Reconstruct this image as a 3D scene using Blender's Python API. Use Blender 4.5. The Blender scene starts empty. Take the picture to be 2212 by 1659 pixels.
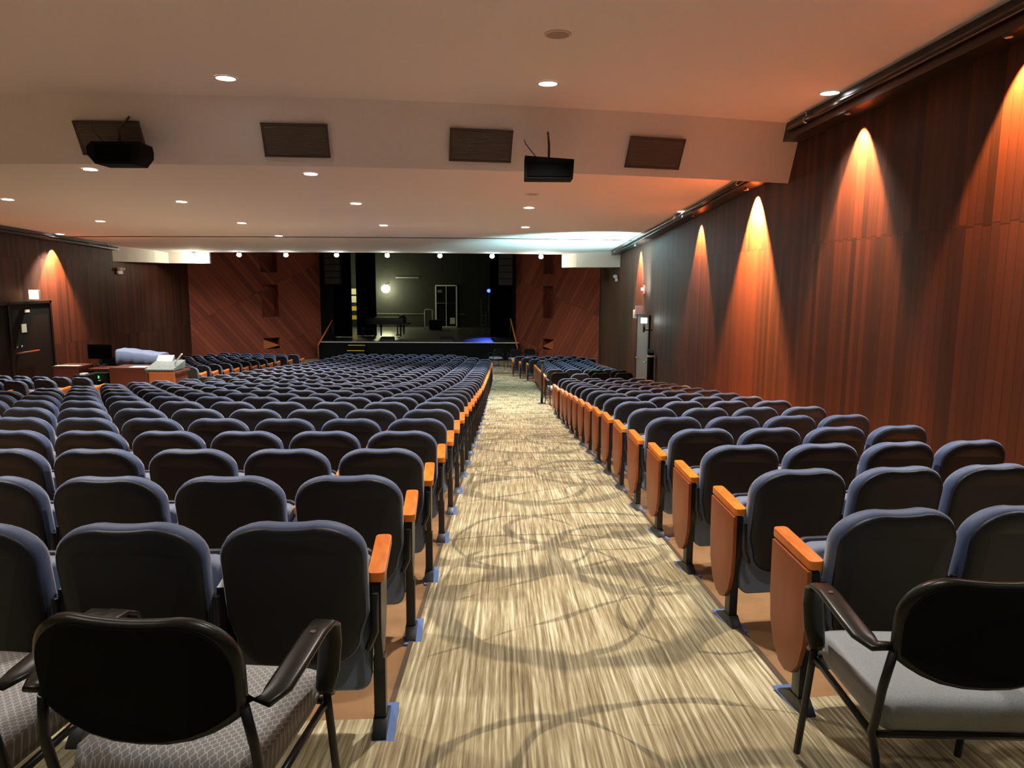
import bpy, bmesh, math, random
import numpy as np
from mathutils import Vector, Matrix
random.seed(7)
SC = bpy.context.scene
COL = SC.collection
PI = math.pi

# ------------------------------------------------------------------ camera
PITCH, YAW, ROLL, FPX = math.radians(8.2302), math.radians(0.6546), math.radians(0.3335), 1582.64
F = Vector((math.sin(YAW)*math.cos(PITCH), math.cos(YAW)*math.cos(PITCH), -math.sin(PITCH)))
R_ = Vector((math.cos(YAW), -math.sin(YAW), 0)); U_ = R_.cross(F)
RT = R_*math.cos(ROLL)+U_*math.sin(ROLL); UP = U_*math.cos(ROLL)-R_*math.sin(ROLL)
cam_data = bpy.data.cameras.new('camera'); cam = bpy.data.objects.new('camera', cam_data); COL.objects.link(cam)
cam_data.sensor_width = 36; cam_data.lens = FPX*36/2212; cam_data.clip_start = .05; cam_data.clip_end = 200
m3 = Matrix((RT, UP, -F)).transposed(); cam.matrix_world = m3.to_4x4()
SC.camera = cam

# ------------------------------------------------------------------ world, colour
w = bpy.data.worlds.new('world'); SC.world = w; w.use_nodes = True
w.node_tree.nodes['Background'].inputs[0].default_value = (.02, .018, .015, 1)
w.node_tree.nodes['Background'].inputs[1].default_value = .3
vs = SC.view_settings
vs.view_transform = 'Standard'; vs.look = 'None'; vs.gamma = 1; vs.use_curve_mapping = False
vs.exposure = 0.3
P_DOWN, P_HOUSE, P_SCALLOP, P_STAGE = 540, 260, 2100, 130      # lamp powers used by the lamp builders

# ------------------------------------------------------------------ place
SL, HC, H1, HL, CS = .0924, 1.4738, 2.2017, 2.241, .0454      # floor slope, eye height, ceiling heights, lower ceiling slope
XR, XL, XCH = 4.2563, -13.7755, -4.6
FLOOR_PTS = [(-10, -1.4738+.3), (-2, -1.4738+.1848), (8, -2.213), (16, -3.08), (27, -3.92), (31, -4.08), (60, -4.08)]
def zf(y):
    for (y0, z0), (y1, z1) in zip(FLOOR_PTS, FLOOR_PTS[1:]):
        if y <= y1: return z0+(z1-z0)*(y-y0)/(y1-y0)
    return -4.08
def zc(y): return HL-CS*y
def bulk(x): return 9.44+(x-XCH)**2/(2*27.4)
def ray(px, py): return F+RT*((px-1106)/FPX)-UP*((py-829.5)/FPX)
def on_y(px, py, Y): d = ray(px, py); return d*(Y/d.y)
def on_x(px, py, X): d = ray(px, py); return d*(X/d.x)
def on_stage(px, py, z=-3.165): d = ray(px, py); return d*(z/d.z)
def in_view(x, y, z, mx=60):
    p = Vector((x, y, z)); d = p.dot(F)
    if d < .3: return False
    u = 1106+FPX*p.dot(RT)/d; v = 829.5-FPX*p.dot(UP)/d
    return -mx < u < 2212+mx and -mx < v < 1659+mx*2

# ------------------------------------------------------------------ materials
def mat(name, color, rough=.6, metal=0, spec=.5, emit=None, es=0, sheen=0, coat=0):
    m = bpy.data.materials.new(name); m.use_nodes = True
    b = m.node_tree.nodes['Principled BSDF']
    b.inputs['Base Color'].default_value = (*color, 1); b.inputs['Roughness'].default_value = rough
    b.inputs['Metallic'].default_value = metal; b.inputs['Specular IOR Level'].default_value = spec
    if sheen: b.inputs['Sheen Weight'].default_value = sheen; b.inputs['Sheen Roughness'].default_value = .4
    if coat: b.inputs['Coat Weight'].default_value = coat; b.inputs['Coat Roughness'].default_value = .15
    if emit: b.inputs['Emission Color'].default_value = (*emit, 1); b.inputs['Emission Strength'].default_value = es
    return m
class N:
    """short node helpers"""
    def __init__(s, m): s.t = m.node_tree; s.b = s.t.nodes['Principled BSDF']; s.co = None
    def new(s, k, **kw):
        n = s.t.nodes.new(k)
        for a, v in kw.items(): setattr(n, a, v)
        return n
    def link(s, a, b): s.t.links.new(a, b)
    def xyz(s):
        tc = s.new('ShaderNodeTexCoord'); sp = s.new('ShaderNodeSeparateXYZ'); s.link(tc.outputs['Object'], sp.inputs[0]); s.co = tc.outputs['Object']
        return sp.outputs
    def m(s, op, a, b=None, c=None, clamp=False):
        n = s.new('ShaderNodeMath', operation=op); n.use_clamp = clamp
        for i, v in enumerate((a, b, c)):
            if v is None: continue
            if isinstance(v, (int, float)): n.inputs[i].default_value = v
            else: s.link(v, n.inputs[i])
        return n.outputs[0]
    def vec(s, x, y, z):
        n = s.new('ShaderNodeCombineXYZ')
        for i, v in enumerate((x, y, z)):
            if isinstance(v, (int, float)): n.inputs[i].default_value = v
            else: s.link(v, n.inputs[i])
        return n.outputs[0]
    def noise(s, v, scale, detail=3, rough=.5):
        n = s.new('ShaderNodeTexNoise'); n.inputs['Scale'].default_value = scale; n.inputs['Detail'].default_value = detail; n.inputs['Roughness'].default_value = rough
        if v is not None: s.link(v, n.inputs['Vector'])
        return n.outputs[0]
    def white(s, v):
        n = s.new('ShaderNodeTexWhiteNoise'); n.noise_dimensions = '3D'; s.link(v, n.inputs['Vector']); return n.outputs[0]
    def ramp(s, f, stops):
        n = s.new('ShaderNodeValToRGB'); s.link(f, n.inputs[0]); e = n.color_ramp.elements
        while len(e) < len(stops): e.new(.5)
        for i, (p, c) in enumerate(stops): e[i].position = p; e[i].color = (*c, 1)
        return n.outputs[0]
    def mix(s, f, a, b, typ='MIX'):
        n = s.new('ShaderNodeMix', data_type='RGBA', blend_type=typ)
        for sock, v in ((n.inputs['Factor'], f), (n.inputs[6], a), (n.inputs[7], b)):
            if isinstance(v, (int, float)): sock.default_value = v
            elif isinstance(v, tuple): sock.default_value = (*v, 1)
            else: s.link(v, sock)
        return n.outputs[2]
    def bump(s, h, strength=.3, dist=.01):
        n = s.new('ShaderNodeBump'); n.inputs['Strength'].default_value = strength; n.inputs['Distance'].default_value = dist
        s.link(h, n.inputs['Height']); s.link(n.outputs[0], s.b.inputs['Normal'])
    def col(s, c): s.link(c, s.b.inputs['Base Color'])

def wood_planks(name, axis, slant=0., pw=.118, c0=(.012, .0055, .004), c1=(.10, .031, .014), joint=.4957, rough=.62):
    """vertical (or slanted) wooden planks; axis picks the horizontal coordinate"""
    m = mat(name, (.2, .07, .03), rough, spec=.3); n = N(m); o = n.xyz(); u = o[axis]; z = o[2]
    if slant: 
        uu = n.m('ADD', n.m('MULTIPLY', u, math.cos(slant)), n.m('MULTIPLY', z, math.sin(slant)))
        zz = n.m('SUBTRACT', n.m('MULTIPLY', z, math.cos(slant)), n.m('MULTIPLY', u, math.sin(slant))); u, z = uu, zz
    pu = n.m('DIVIDE', u, pw); pid = n.m('FLOOR', pu); fr = n.m('FRACT', pu)
    par = n.m('MULTIPLY', n.m('MODULO', n.m('ABSOLUTE', pid), 2.), .02)
    zj = n.m('DIVIDE', n.m('SUBTRACT', n.m('ADD', z, par), joint), 2.6); zid = n.m('FLOOR', zj); zfr = n.m('FRACT', zj)
    wn = n.white(n.vec(pid, zid, 1.5)); big = n.white(n.vec(n.m('FLOOR', n.m('DIVIDE', pid, 4.)), zid, 3.))
    grain = n.noise(n.vec(n.m('MULTIPLY', u, 55.), n.m('MULTIPLY', z, 1.1), n.m('MULTIPLY', wn, 30.)), 1., 4, .6)
    blot = n.noise(n.vec(n.m('MULTIPLY', u, 2.), n.m('MULTIPLY', z, .5), 0.), 1., 2)
    f = n.m('ADD', n.m('MULTIPLY', wn, .42), n.m('ADD', n.m('MULTIPLY', grain, .38), n.m('ADD', n.m('MULTIPLY', big, .14), n.m('MULTIPLY', blot, .18))))
    c = n.ramp(f, [(.22, c0), (.55, tuple((a+b)/2 for a, b in zip(c0, c1))), (.95, c1)])
    g1 = n.m('LESS_THAN', fr, .06); g2 = n.m('LESS_THAN', zfr, .0045); g = n.m('MAXIMUM', g1, g2)
    c = n.mix(n.m('MULTIPLY', g, .75), c, (.008, .004, .003)); n.col(c)
    n.bump(n.m('SUBTRACT', n.m('MULTIPLY', grain, .15), g), .5, .006)
    return m
M = {}
M['wall_wood'] = wood_planks('wood_wall_planks', 1)
M['splay_l'] = wood_planks('wood_diagonal_left', 0, slant=.55, pw=.16, c0=(.14, .030, .016), c1=(.38, .092, .045), joint=99)
M['splay_r'] = wood_planks('wood_diagonal_right', 0, slant=-.42, pw=.16, c0=(.14, .032, .017), c1=(.40, .10, .048), joint=99)
M['lit_sill'] = mat('orange_wood_lit_sill', (.55, .16, .05), .4)  # light wood, brightened for the lit triangle on the niche sill
def fine_noise(name, color, amp, scale, rough=.9, **k):
    m = mat(name, color, rough, **k); n = N(m); n.xyz(); f = n.noise(n.co, scale, 4, .7)
    n.col(n.ramp(f, [(.3, tuple(c*(1-amp) for c in color)), (.7, tuple(min(1, c*(1+amp)) for c in color))])); n.bump(f, .12, .004)
    return m
M['ceil'] = fine_noise('ceiling_plaster', (.78, .74, .71), .04, 30)
M['box_white'] = fine_noise('white_plaster', (.70, .68, .62), .03, 20)
M['floor'] = fine_noise('brown_floor', (.34, .19, .09), .25, 2.2, .35)
M['black'] = fine_noise('black_paint', (.004, .004, .004), .2, 8, .8, spec=.15)
M['drape'] = mat('black_drape', (.003, .003, .003), .95, spec=.05)
M['stage'] = fine_noise('stage_black_floor', (.09, .085, .075), .3, 2.5, .32)
M['stage_back'] = fine_noise('stage_back_wall', (.018, .018, .016), .2, 3, .85)
M['trim_black'] = mat('black_valance', (.01, .008, .007), .35)
M['pipe'] = mat('dark_pipe', (.05, .045, .04), .18, metal=.8)
M['chrome'] = mat('chrome', (.6, .6, .6), .2, metal=1)
M['white'] = mat('white_plastic', (.75, .75, .73), .5)
M['whitepaint'] = mat('white_paint_strip', (.8, .76, .7), .5)
M['grey'] = mat('grey_door_paint', (.16, .17, .17), .5)
M['red'] = mat('red_plastic', (.6, .03, .02), .4)
M['yellow'] = mat('yellow_nosing', (.9, .55, .02), .5)
M['paper'] = mat('paper', (.5, .62, .5), .8)
M['blue_cover'] = mat('blue_grey_cover', (.13, .17, .28), .8)
M['desk'] = mat('dark_red_wood', (.12, .035, .022), .35)
M['desk2'] = mat('orange_wood_panel', (.40, .12, .035), .4)
M['knobs'] = fine_noise('console_face', (.14, .17, .17), .9, 40, .4)
M['green'] = mat('green_led', (0, .1, 0), emit=(.02, 1, .05), es=9)
M['lens'] = mat('lamp_lens', (1, 1, 1), emit=(1, .97, .95), es=14)
M['lens_stage'] = mat('lamp_lens_cool', (1, 1, 1), emit=(.92, 1, .95), es=45)
M['lens_off'] = mat('lamp_lens_off', (.35, .28, .22), .5)
M['ring'] = mat('lamp_ring', (.75, .65, .55), .4)
M['exit_face'] = mat('exit_sign_face', (1, .9, .7), emit=(1, .62, .32), es=4)
M['exit_dim'] = mat('exit_sign_pale', (.45, .45, .45), emit=(.8, .85, .9), es=.1)
M['exit_red'] = mat('exit_letters', (.7, .02, .01), emit=(1, .03, .01), es=.6)
M['exit_hot'] = mat('exit_letters_lit', (1, .2, .1), emit=(1, .25, .1), es=2.)
M['blue_lamp'] = mat('blue_lens', (.1, .2, 1), emit=(.02, .05, 1), es=9)
M['bulb'] = mat('work_light_bulb', (1, 1, .9), emit=(1, 1, .62), es=60)
M['bulb_cool'] = mat('flood_light_lens', (1, 1, 1), emit=(.85, 1, 1), es=14)
M['grille'] = mat('grille_slats', (.17, .135, .11), .6)
M['grille_back'] = mat('grille_cavity', (.08, .06, .05), .9)
M['speaker'] = fine_noise('speaker_grey', (.035, .028, .024), .2, 10, .7)
M['niche'] = mat('niche_dark', (.02, .012, .009), .9)
# seats
def fabric(name, color, sc=420, sheen=.6):
    m = mat(name, color, .62, sheen=sheen); n = N(m); n.xyz(); f = n.noise(n.co, sc, 2)
    n.col(n.ramp(f, [(.3, tuple(c*.8 for c in color)), (.7, tuple(c*1.2 for c in color))])); n.bump(f, .15, .001)
    return m
M['fabric'] = fabric('blue_seat_fabric', (.075, .115, .235), sheen=.45)
M['fabric_lit'] = fabric('seat_cushion_fabric_lit', (.17, .22, .33))  # seat fabric lightened: overhead light on the tipped-up seat put into the colour
M['shell'] = mat('dark_seat_shell', (.009, .010, .017), .55)
M['pan'] = mat('seat_pan_shell', (.035, .04, .06), .45)
M['steel'] = mat('black_steel', (.012, .013, .017), .35)
M['tape'] = mat('blue_floor_plate', (.12, .20, .45), .4)
def orange_wood(name, a, b, sc, coat=0):
    m = mat(name, a, .4, coat=coat); n = N(m); o = n.xyz()
    f = n.noise(n.vec(n.m('MULTIPLY', o[0], 9.), n.m('MULTIPLY', o[1], 3.), n.m('MULTIPLY', o[2], 1.2)), sc, 4)
    n.col(n.ramp(f, [(.3, a), (.7, b)])); return m
M['arm'] = orange_wood('orange_arm_wood', (.78, .16, .012), (.98, .30, .03), 3, .3)
M['panel'] = orange_wood('end_panel_wood', (.27, .068, .02), (.38, .105, .036), 2)
M['blk_plastic'] = mat('black_chair_plastic', (.010, .010, .008), .33)
M['blk_mesh'] = mat('black_chair_back', (.003, .003, .003), .85, spec=.25)
def grey_weave():
    m = mat('grey_woven_cushion', (.3, .3, .3), .85, sheen=.3); n = N(m); o = n.xyz()
    a = n.m('MULTIPLY', n.m('ADD', o[0], o[1]), 40.); b = n.m('MULTIPLY', n.m('SUBTRACT', o[0], n.m('MULTIPLY', o[1], 1.)), 40.)
    a = n.m('ADD', a, n.m('MULTIPLY', n.m('SINE', n.m('MULTIPLY', b, 6.28)), .10))
    la = n.m('LESS_THAN', n.m('ABSOLUTE', n.m('SUBTRACT', n.m('FRACT', a), .5)), .075); lb = n.m('LESS_THAN', n.m('ABSOLUTE', n.m('SUBTRACT', n.m('FRACT', b), .5)), .075)
    g = n.m('MAXIMUM', la, lb); n.col(n.mix(g, (.30, .30, .31), (.62, .62, .60))); n.bump(g, .15, .002)
    return m
M['weave'] = grey_weave()
M['plain_cushion'] = fabric('light_grey_cushion', (.33, .36, .38), 300)

def carpet():
    m = mat('carpet', (.4, .3, .15), .95); n = N(m); o = n.xyz(); x, y = o[0], o[1]
    s1 = n.noise(n.vec(n.m('MULTIPLY', x, 62.), n.m('MULTIPLY', y, 1.2), 0.), 1., 3, .6)
    s2 = n.noise(n.vec(n.m('MULTIPLY', x, 120.), n.m('MULTIPLY', y, 5.), 4.), 1., 2, .6)
    s3 = n.noise(n.vec(n.m('MULTIPLY', x, 3.), n.m('MULTIPLY', y, 1.5), 9.), 1., 3)
    f = n.m('ADD', n.m('MULTIPLY', s1, .62), n.m('ADD', n.m('MULTIPLY', s2, .22), n.m('MULTIPLY', s3, .16)))
    base = n.ramp(f, [(.36, (.15, .11, .06)), (.45, (.29, .23, .125)), (.53, (.45, .385, .23)), (.62, (.72, .675, .48))])
    wob = n.noise(n.vec(x, y, 2.), 2.2, 3); wide = n.noise(n.vec(n.m('MULTIPLY', x, 1.3), n.m('MULTIPLY', y, 1.3), 5.), 1.6, 2)
    P = 3.4; yy = n.m('FLOORED_MODULO', n.m('ADD', y, .4), P)
    tot = None
    hold = n.m('MULTIPLY', n.m('SUBTRACT', s1, .36), 5., clamp=True)
    rings = [(.42, .85, .78, .68, .11), (.25, 1.22, .62, 1.0, .035), (.95, 1.95, .60, .85, .09), (.75, 2.62, .72, .58, .05), (.15, 2.3, .5, .75, .03), (1.05, .75, .42, .5, .03), (.3, 2.0, .85, .45, .06)]
    for cx, cy, rx, ry, wd in rings:
        dx = n.m('DIVIDE', n.m('SUBTRACT', x, cx), rx); dy = n.m('DIVIDE', n.m('SUBTRACT', yy, cy), ry)
        d = n.m('SQRT', n.m('ADD', n.m('MULTIPLY', dx, dx), n.m('MULTIPLY', dy, dy)))
        d = n.m('ABSOLUTE', n.m('SUBTRACT', n.m('ADD', d, n.m('MULTIPLY', wob, .18)), 1.09))
        ww = n.m('MULTIPLY', n.m('MULTIPLY', n.m('SUBTRACT', wide, .33, clamp=True), 7.), wd)
        k = n.m('MULTIPLY', n.m('SUBTRACT', 1., n.m('DIVIDE', d, n.m('MAXIMUM', ww, .002))), 2., clamp=True)
        tot = k if tot is None else n.m('MAXIMUM', tot, k)
    for ax, ay, d0, wd in [(.6, -.8, -.35, .03), (.5, -.86, -1.6, .10), (.62, -.78, -.9, .02)]:
        d = n.m('ABSOLUTE', n.m('SUBTRACT', n.m('ADD', n.m('ADD', n.m('MULTIPLY', x, ax), n.m('MULTIPLY', yy, ay)), n.m('MULTIPLY', wob, .08)), d0))
        ww = n.m('MULTIPLY', n.m('MULTIPLY', n.m('SUBTRACT', wide, .40, clamp=True), 7.), wd)
        k = n.m('MULTIPLY', n.m('SUBTRACT', 1., n.m('DIVIDE', d, n.m('MAXIMUM', ww, .002))), 2., clamp=True)
        k = n.m('MULTIPLY', k, n.m('MULTIPLY', n.m('MINIMUM', yy, n.m('SUBTRACT', P, yy)), 3., clamp=True))
        tot = n.m('MAXIMUM', tot, k)
    tot = n.m('MULTIPLY', tot, n.m('SUBTRACT', 1., n.m('MULTIPLY', hold, .45)), clamp=True)
    dark = n.mix(s1, (.07, .065, .04), (.17, .14, .085))
    n.col(n.mix(n.m('MULTIPLY', tot, .95), base, dark)); n.bump(f, .5, .006)
    return m
M['carpet'] = carpet()
M['carpet_edge'] = mat('carpet_edge_trim', (.09, .055, .03), .8)

# ------------------------------------------------------------------ mesh helpers
class MB:
    def __init__(s): s.v = []; s.f = []; s.sm = []
    def add(s, vs, fs, smooth=False, T=None):
        b = len(s.v)
        s.v += [tuple((T @ Vector(v)) if T else v) for v in vs]
        s.f += [tuple(b+i for i in f) for f in fs]; s.sm += [smooth]*len(fs)
        return s
    def box(s, x0, x1, y0, y1, z0, z1, T=None):
        vs = [(x, y, z) for z in (z0, z1) for y in (y0, y1) for x in (x0, x1)]
        return s.add(vs, [(0, 2, 3, 1), (4, 5, 7, 6), (0, 1, 5, 4), (2, 6, 7, 3), (0, 4, 6, 2), (1, 3, 7, 5)], T=T)
    def loft(s, rings, cap=True, closed=True, smooth=True, T=None):
        n = len(rings[0]); vs = [p for r in rings for p in r]; fs = []
        for i in range(len(rings)-1):
            for j in range(n if closed else n-1):
                k = (j+1) % n; fs.append((i*n+j, i*n+k, (i+1)*n+k, (i+1)*n+j))
        s.add(vs, fs, smooth, T)
        if cap:
            b = len(s.v)-len(vs)
            s.f += [tuple(b+j for j in reversed(range(n))), tuple(b+(len(rings)-1)*n+j for j in range(n))]; s.sm += [False, False]
        return s
    def tube(s, pts, r, seg=8, T=None, flat=1.):
        pts = [Vector(p) for p in pts]; rings = []; prev = None
        for i, p in enumerate(pts):
            t = (pts[min(i+1, len(pts)-1)]-pts[max(i-1, 0)]).normalized()
            a = prev if prev is not None else (Vector((1, 0, 0)) if abs(t.x) < .8 else Vector((0, 1, 0)))
            a = (a-t*a.dot(t)).normalized(); prev = a; b = t.cross(a)
            rr = r[i] if isinstance(r, (list, tuple)) else r
            rings.append([tuple(p+a*math.cos(q)*rr+b*math.sin(q)*rr*flat) for q in [2*PI*k/seg for k in range(seg)]])
        return s.loft(rings, T=T)
    def cyl(s, x, y, z0, z1, r0, r1=None, seg=16, T=None):
        r1 = r0 if r1 is None else r1
        return s.loft([[(x+math.cos(a)*r, y+math.sin(a)*r, z) for a in [2*PI*k/seg for k in range(seg)]] for z, r in ((z0, r0), (z1, r1))], T=T)
    def prism(s, pts, a0, a1, axis='z', T=None, smooth=False):
        f = {'z': lambda p, a: (p[0], p[1], a), 'x': lambda p, a: (a, p[0], p[1]), 'y': lambda p, a: (p[0], a, p[1])}[axis]
        return s.loft([[f(p, a) for p in pts] for a in (a0, a1)], smooth=smooth, T=T)
    def build(s, name, material, parent=None, bevel=0, seg=2):
        me = bpy.data.meshes.new(name); me.from_pydata(s.v, [], s.f); me.materials.append(material)
        me.polygons.foreach_set('use_smooth', s.sm)
        bm = bmesh.new(); bm.from_mesh(me); bmesh.ops.recalc_face_normals(bm, faces=bm.faces)
        if bevel:
            ed = [e for e in bm.edges if e.is_manifold and e.calc_face_angle(0) > .6]
            bmesh.ops.bevel(bm, geom=ed, offset=bevel, segments=seg, affect='EDGES', clamp_overlap=True, profile=.7)
            for f in bm.faces: f.smooth = True
            for e in bm.edges: e.smooth = e.calc_face_angle(0) < .9
        bm.to_mesh(me); bm.free()
        o = bpy.data.objects.new(name, me); COL.objects.link(o)
        if parent: o.parent = parent
        return o
def tag(o, label=None, cat=None, group=None, kind=None):
    if label: o['label'] = label
    if cat: o['category'] = cat
    if group: o['group'] = group
    if kind: o['kind'] = kind
    return o
def thing(name, label, cat, loc=(0, 0, 0), rz=0, group=None):
    o = bpy.data.objects.new(name, None); COL.objects.link(o); o.location = loc; o.rotation_euler = (0, 0, rz); o.empty_display_size = .1
    return tag(o, label, cat, group)
def struct(name, mb, m, parent=None): return tag(mb.build(name, m, parent), kind='structure')
def dup(root, loc=None, rz=None, label=None, group=None):
    r = root.copy(); COL.objects.link(r)
    if loc is not None: r.location = loc
    if rz is not None: r.rotation_euler = (0, 0, rz)
    if label: r['label'] = label
    if group: r['group'] = group
    for ch in root.children:
        c = ch.copy(); COL.objects.link(c); c.parent = r
        for g in ch.children:
            d = g.copy(); COL.objects.link(d); d.parent = c
    return r
def lamp(name, kind, loc, energy, color, parent=None, direction=None, size=None, blend=.5, radius=.05):
    d = bpy.data.lights.new(name, kind); d.energy = energy; d.color = color; d.shadow_soft_size = radius
    if kind == 'SPOT': d.spot_size = size; d.spot_blend = blend
    o = bpy.data.objects.new(name, d); COL.objects.link(o); o.location = loc
    if direction: o.rotation_euler = Vector(direction).to_track_quat('-Z', 'Y').to_euler()
    if parent: o.parent = parent
    return o

# ================================================================== SETTING
YB = -6.0                                # back of the hall, behind the camera
ys = [YB]+[i*1. for i in range(-5, 38)]
def sheet(xs_fn, ys, off, th=.0):
    mb = MB(); vs = []; fs = []
    for y in ys:
        a, b = xs_fn(y); vs += [(a, y, zf(y)+off), (b, y, zf(y)+off)]
    for i in range(len(ys)-1): k = 2*i; fs.append((k, k+1, k+3, k+2))
    return mb.add(vs, fs)
f = sheet(lambda y: (XL-.1, XR+.1), ys, 0); struct('floor', f, M['floor'])
# carpet: cross aisle at the back, right aisle, left aisle and the strip before the stage
def row_arc(x, y0): return y0+(x+2.53)**2/60.3
cp = MB(); nx = 24; xs = [XL+(XR-XL)*i/nx for i in range(nx+1)]
for i in range(nx):
    a, b = xs[i], xs[i+1]; yy = [YB, -4, -2, 0, 1.4]
    vs = [(x, y, zf(y)+.012) for y in yy for x in (a, b)]+[(x, row_arc(x, 2.58), zf(row_arc(x, 2.58))+.012) for x in (a, b)]
    cp.add(vs, [(2*j, 2*j+1, 2*j+3, 2*j+2) for j in range(len(yy))])
aisle_r = lambda y: (-.446, 1.223 if y < 27.5 else 1.223-(y-27.5)*.2)
aisle_l = lambda y: (-8.75, -7.1)
for fn in (aisle_r, aisle_l):
    k = sheet(fn, [2.60 if fn is aisle_r else 2.9]+[3.5+j*.5 for j in range(56)], .0125); cp.add(k.v, k.f)
k = sheet(lambda y: (XL, XR), [31.5, 33, 35, 37], .012); cp.add(k.v, k.f)
struct('floor_carpet', cp, M['carpet'])
ed = MB()
for x0, x1 in ((-.462, -.438), (1.213, 1.239)):
    k = sheet(lambda y: (x0, x1), [2.75]+[3.5+j for j in range(25)], .016); ed.add(k.v, k.f)
struct('trim_1', ed, M['carpet_edge'])

# side walls, back wall
wr = MB(); wr.box(XR, XR+.15, YB, 32.8, -5, 2.5); struct('wall_right', wr, M['wall_wood'])
wl = MB(); wl.box(XL-.15, XL, YB, 32.4, -5, 2.5); struct('wall_left', wl, M['wall_wood'])
wb = MB(); wb.box(XL-.15, XR+.15, YB-.15, YB, -2, 2.5); struct('wall_back', wb, M['wall_wood'])

# splayed walls beside the stage, each with a recessed column of niches
def splay(name, A, B, m, side):
    A = Vector((*A, 0)); B = Vector((*B, 0)); d = B-A; nrm = Vector((d.y, -d.x, 0)).normalized()*(1 if side > 0 else 1)
    if nrm.y < 0: nrm = -nrm                                 # points away from the hall
    w_ = MB()
    def panel(t0, t1, z0, z1, off=0., mb=w_):
        p0 = A+d*t0+nrm*off; p1 = A+d*t1+nrm*off
        q = [p0, p1, p1+nrm*.1, p0+nrm*.1]; mb.loft([[(p.x, p.y, z) for p in q] for z in (z0, z1)], smooth=False)
    panel(0, .52, -5, 3.2); panel(.65, 1, -5, 3.2)
    for z0, z1 in ((-5, -3.42), (-2.9, -1.9), (-.38, .2)): panel(.52, .65, z0, z1)
    ob = struct(name, w_, m)
    nb = MB(); panel(.50, .67, -5, 3.2, .55, nb)
    for t in (.51, .66):
        p0 = A+d*t; q = [p0+nrm*.08, p0+nrm*.6, p0+nrm*.6+d.normalized()*.05, p0+nrm*.08+d.normalized()*.05]
        nb.loft([[(p.x, p.y, z) for p in q] for z in (-5, 3.2)], smooth=False)
    struct('wall_niche_'+('left' if side < 0 else 'right'), nb, M['splay_l' if side < 0 else 'splay_r'])
    # wedge at the niche foot, shaped and coloured as the light on its sill
    lg = MB(); pa = A+d*.52+nrm*.02; pb = A+d*.65+nrm*.02
    if side < 0: tri = [(pa, -3.42), (pb, -3.28), (pa, -2.95)]
    else: tri = [(pb, -3.42), (pa, -3.42), (pb, -3.28)]
    if side > 0: tri = [(pa, -3.42), (pb, -3.28), (pa, -2.95)]
    lg.loft([[(p.x+o_.x, p.y+o_.y, z) for p, z in tri] for o_ in (Vector((0, 0, 0)), nrm*.4)], smooth=False)
    struct('trim_2' if side < 0 else 'trim_3', lg, M['lit_sill'])
    return ob
splay('wall_front_left', (XL, 32.4), (-9.2, 37.), M['splay_l'], -1)
splay('wall_front_right', (XR, 32.8), (.6, 37.), M['splay_r'], 1)
pr = MB(); pr.box(-11.5, -8.55, 37, 37.3, -5, 4); pr.box(.44, 3, 37, 37.3, -5, 4); pr.box(-11.5, 3, 37, 37.3, 3.0, 4.2)
struct('wall_proscenium', pr, M['black'])

# upper flat ceiling, curved bulkhead, lower sloping ceiling
nx = 40; xs = [XL+(XR-XL)*i/nx for i in range(nx+1)]
up = MB()
for i in range(nx):
    a, b = xs[i], xs[i+1]; up.add([(a, YB, H1), (b, YB, H1), (b, bulk(b), H1), (a, bulk(a), H1)], [(0, 1, 2, 3)])
struct('ceiling', up, M['ceil'])
ZB = 1.43
bk = MB()
for i in range(nx):
    a, b = xs[i], xs[i+1]
    P0 = [(x, bulk(x), H1) for x in (a, b)]; P1 = [(x, bulk(x)+.4, ZB) for x in (a, b)]; P2 = [(x, bulk(x)+.62, ZB+.03) for x in (a, b)]; P3 = [(x, bulk(x)+.72, zc(bulk(x)+.72)) for x in (a, b)]
    v = P0+P1+P2+P3; bk.add(v, [(0, 1, 3, 2), (2, 3, 5, 4), (4, 5, 7, 6)])
struct('ceiling_bulkhead', bk, M['ceil'])
def edge_y(x): return 28.75+(x-XCH)**2/160
lo = MB()
for i in range(nx):
    a, b = xs[i], xs[i+1]; g = lambda x: 22.75+(x-XCH)**2/200
    def q(y0, y1, y2, y3, dz=0): lo.add([(a, y0, zc(y0)+dz), (b, y1, zc(y1)+dz), (b, y3, zc(y3)+dz), (a, y2, zc(y2)+dz)], [(0, 1, 2, 3)])
    q(bulk(a)+.7, bulk(b)+.7, g(a), g(b)); q(g(a), g(b), g(a)+.22, g(b)+.22, .15); q(g(a)+.22, g(b)+.22, edge_y(a), edge_y(b))
    lo.add([(a, edge_y(a), zc(edge_y(a))), (b, edge_y(b), zc(edge_y(b))), (b, edge_y(b), 3.2), (a, edge_y(a), 3.2)], [(0, 1, 2, 3)])
struct('ceiling_lower', lo, M['ceil'])
tp = MB(); tp.box(XL-.2, XR+.2, 28, 38, 3.2, 3.3); struct('ceiling_front', tp, M['black'])
# dropped plaster boxes at both ends of the lower ceiling's edge
bl = MB(); bl.prism([(XL, 26.3), (-13.2, 28.2), (-13.15, 29.25), (-11.55, 29.25), (-11.75, 29.9), (XL, 29.9)], .50, 1.15); struct('ceiling_box_left', bl, M['box_white'])
br = MB(); br.prism([(XR, 27.2), (2.75, 28.3), (2.25, 29.0), (2.35, 29.9), (XR, 29.9)], .42, 1.12); struct('ceiling_box_right', br, M['box_white'])

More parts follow.
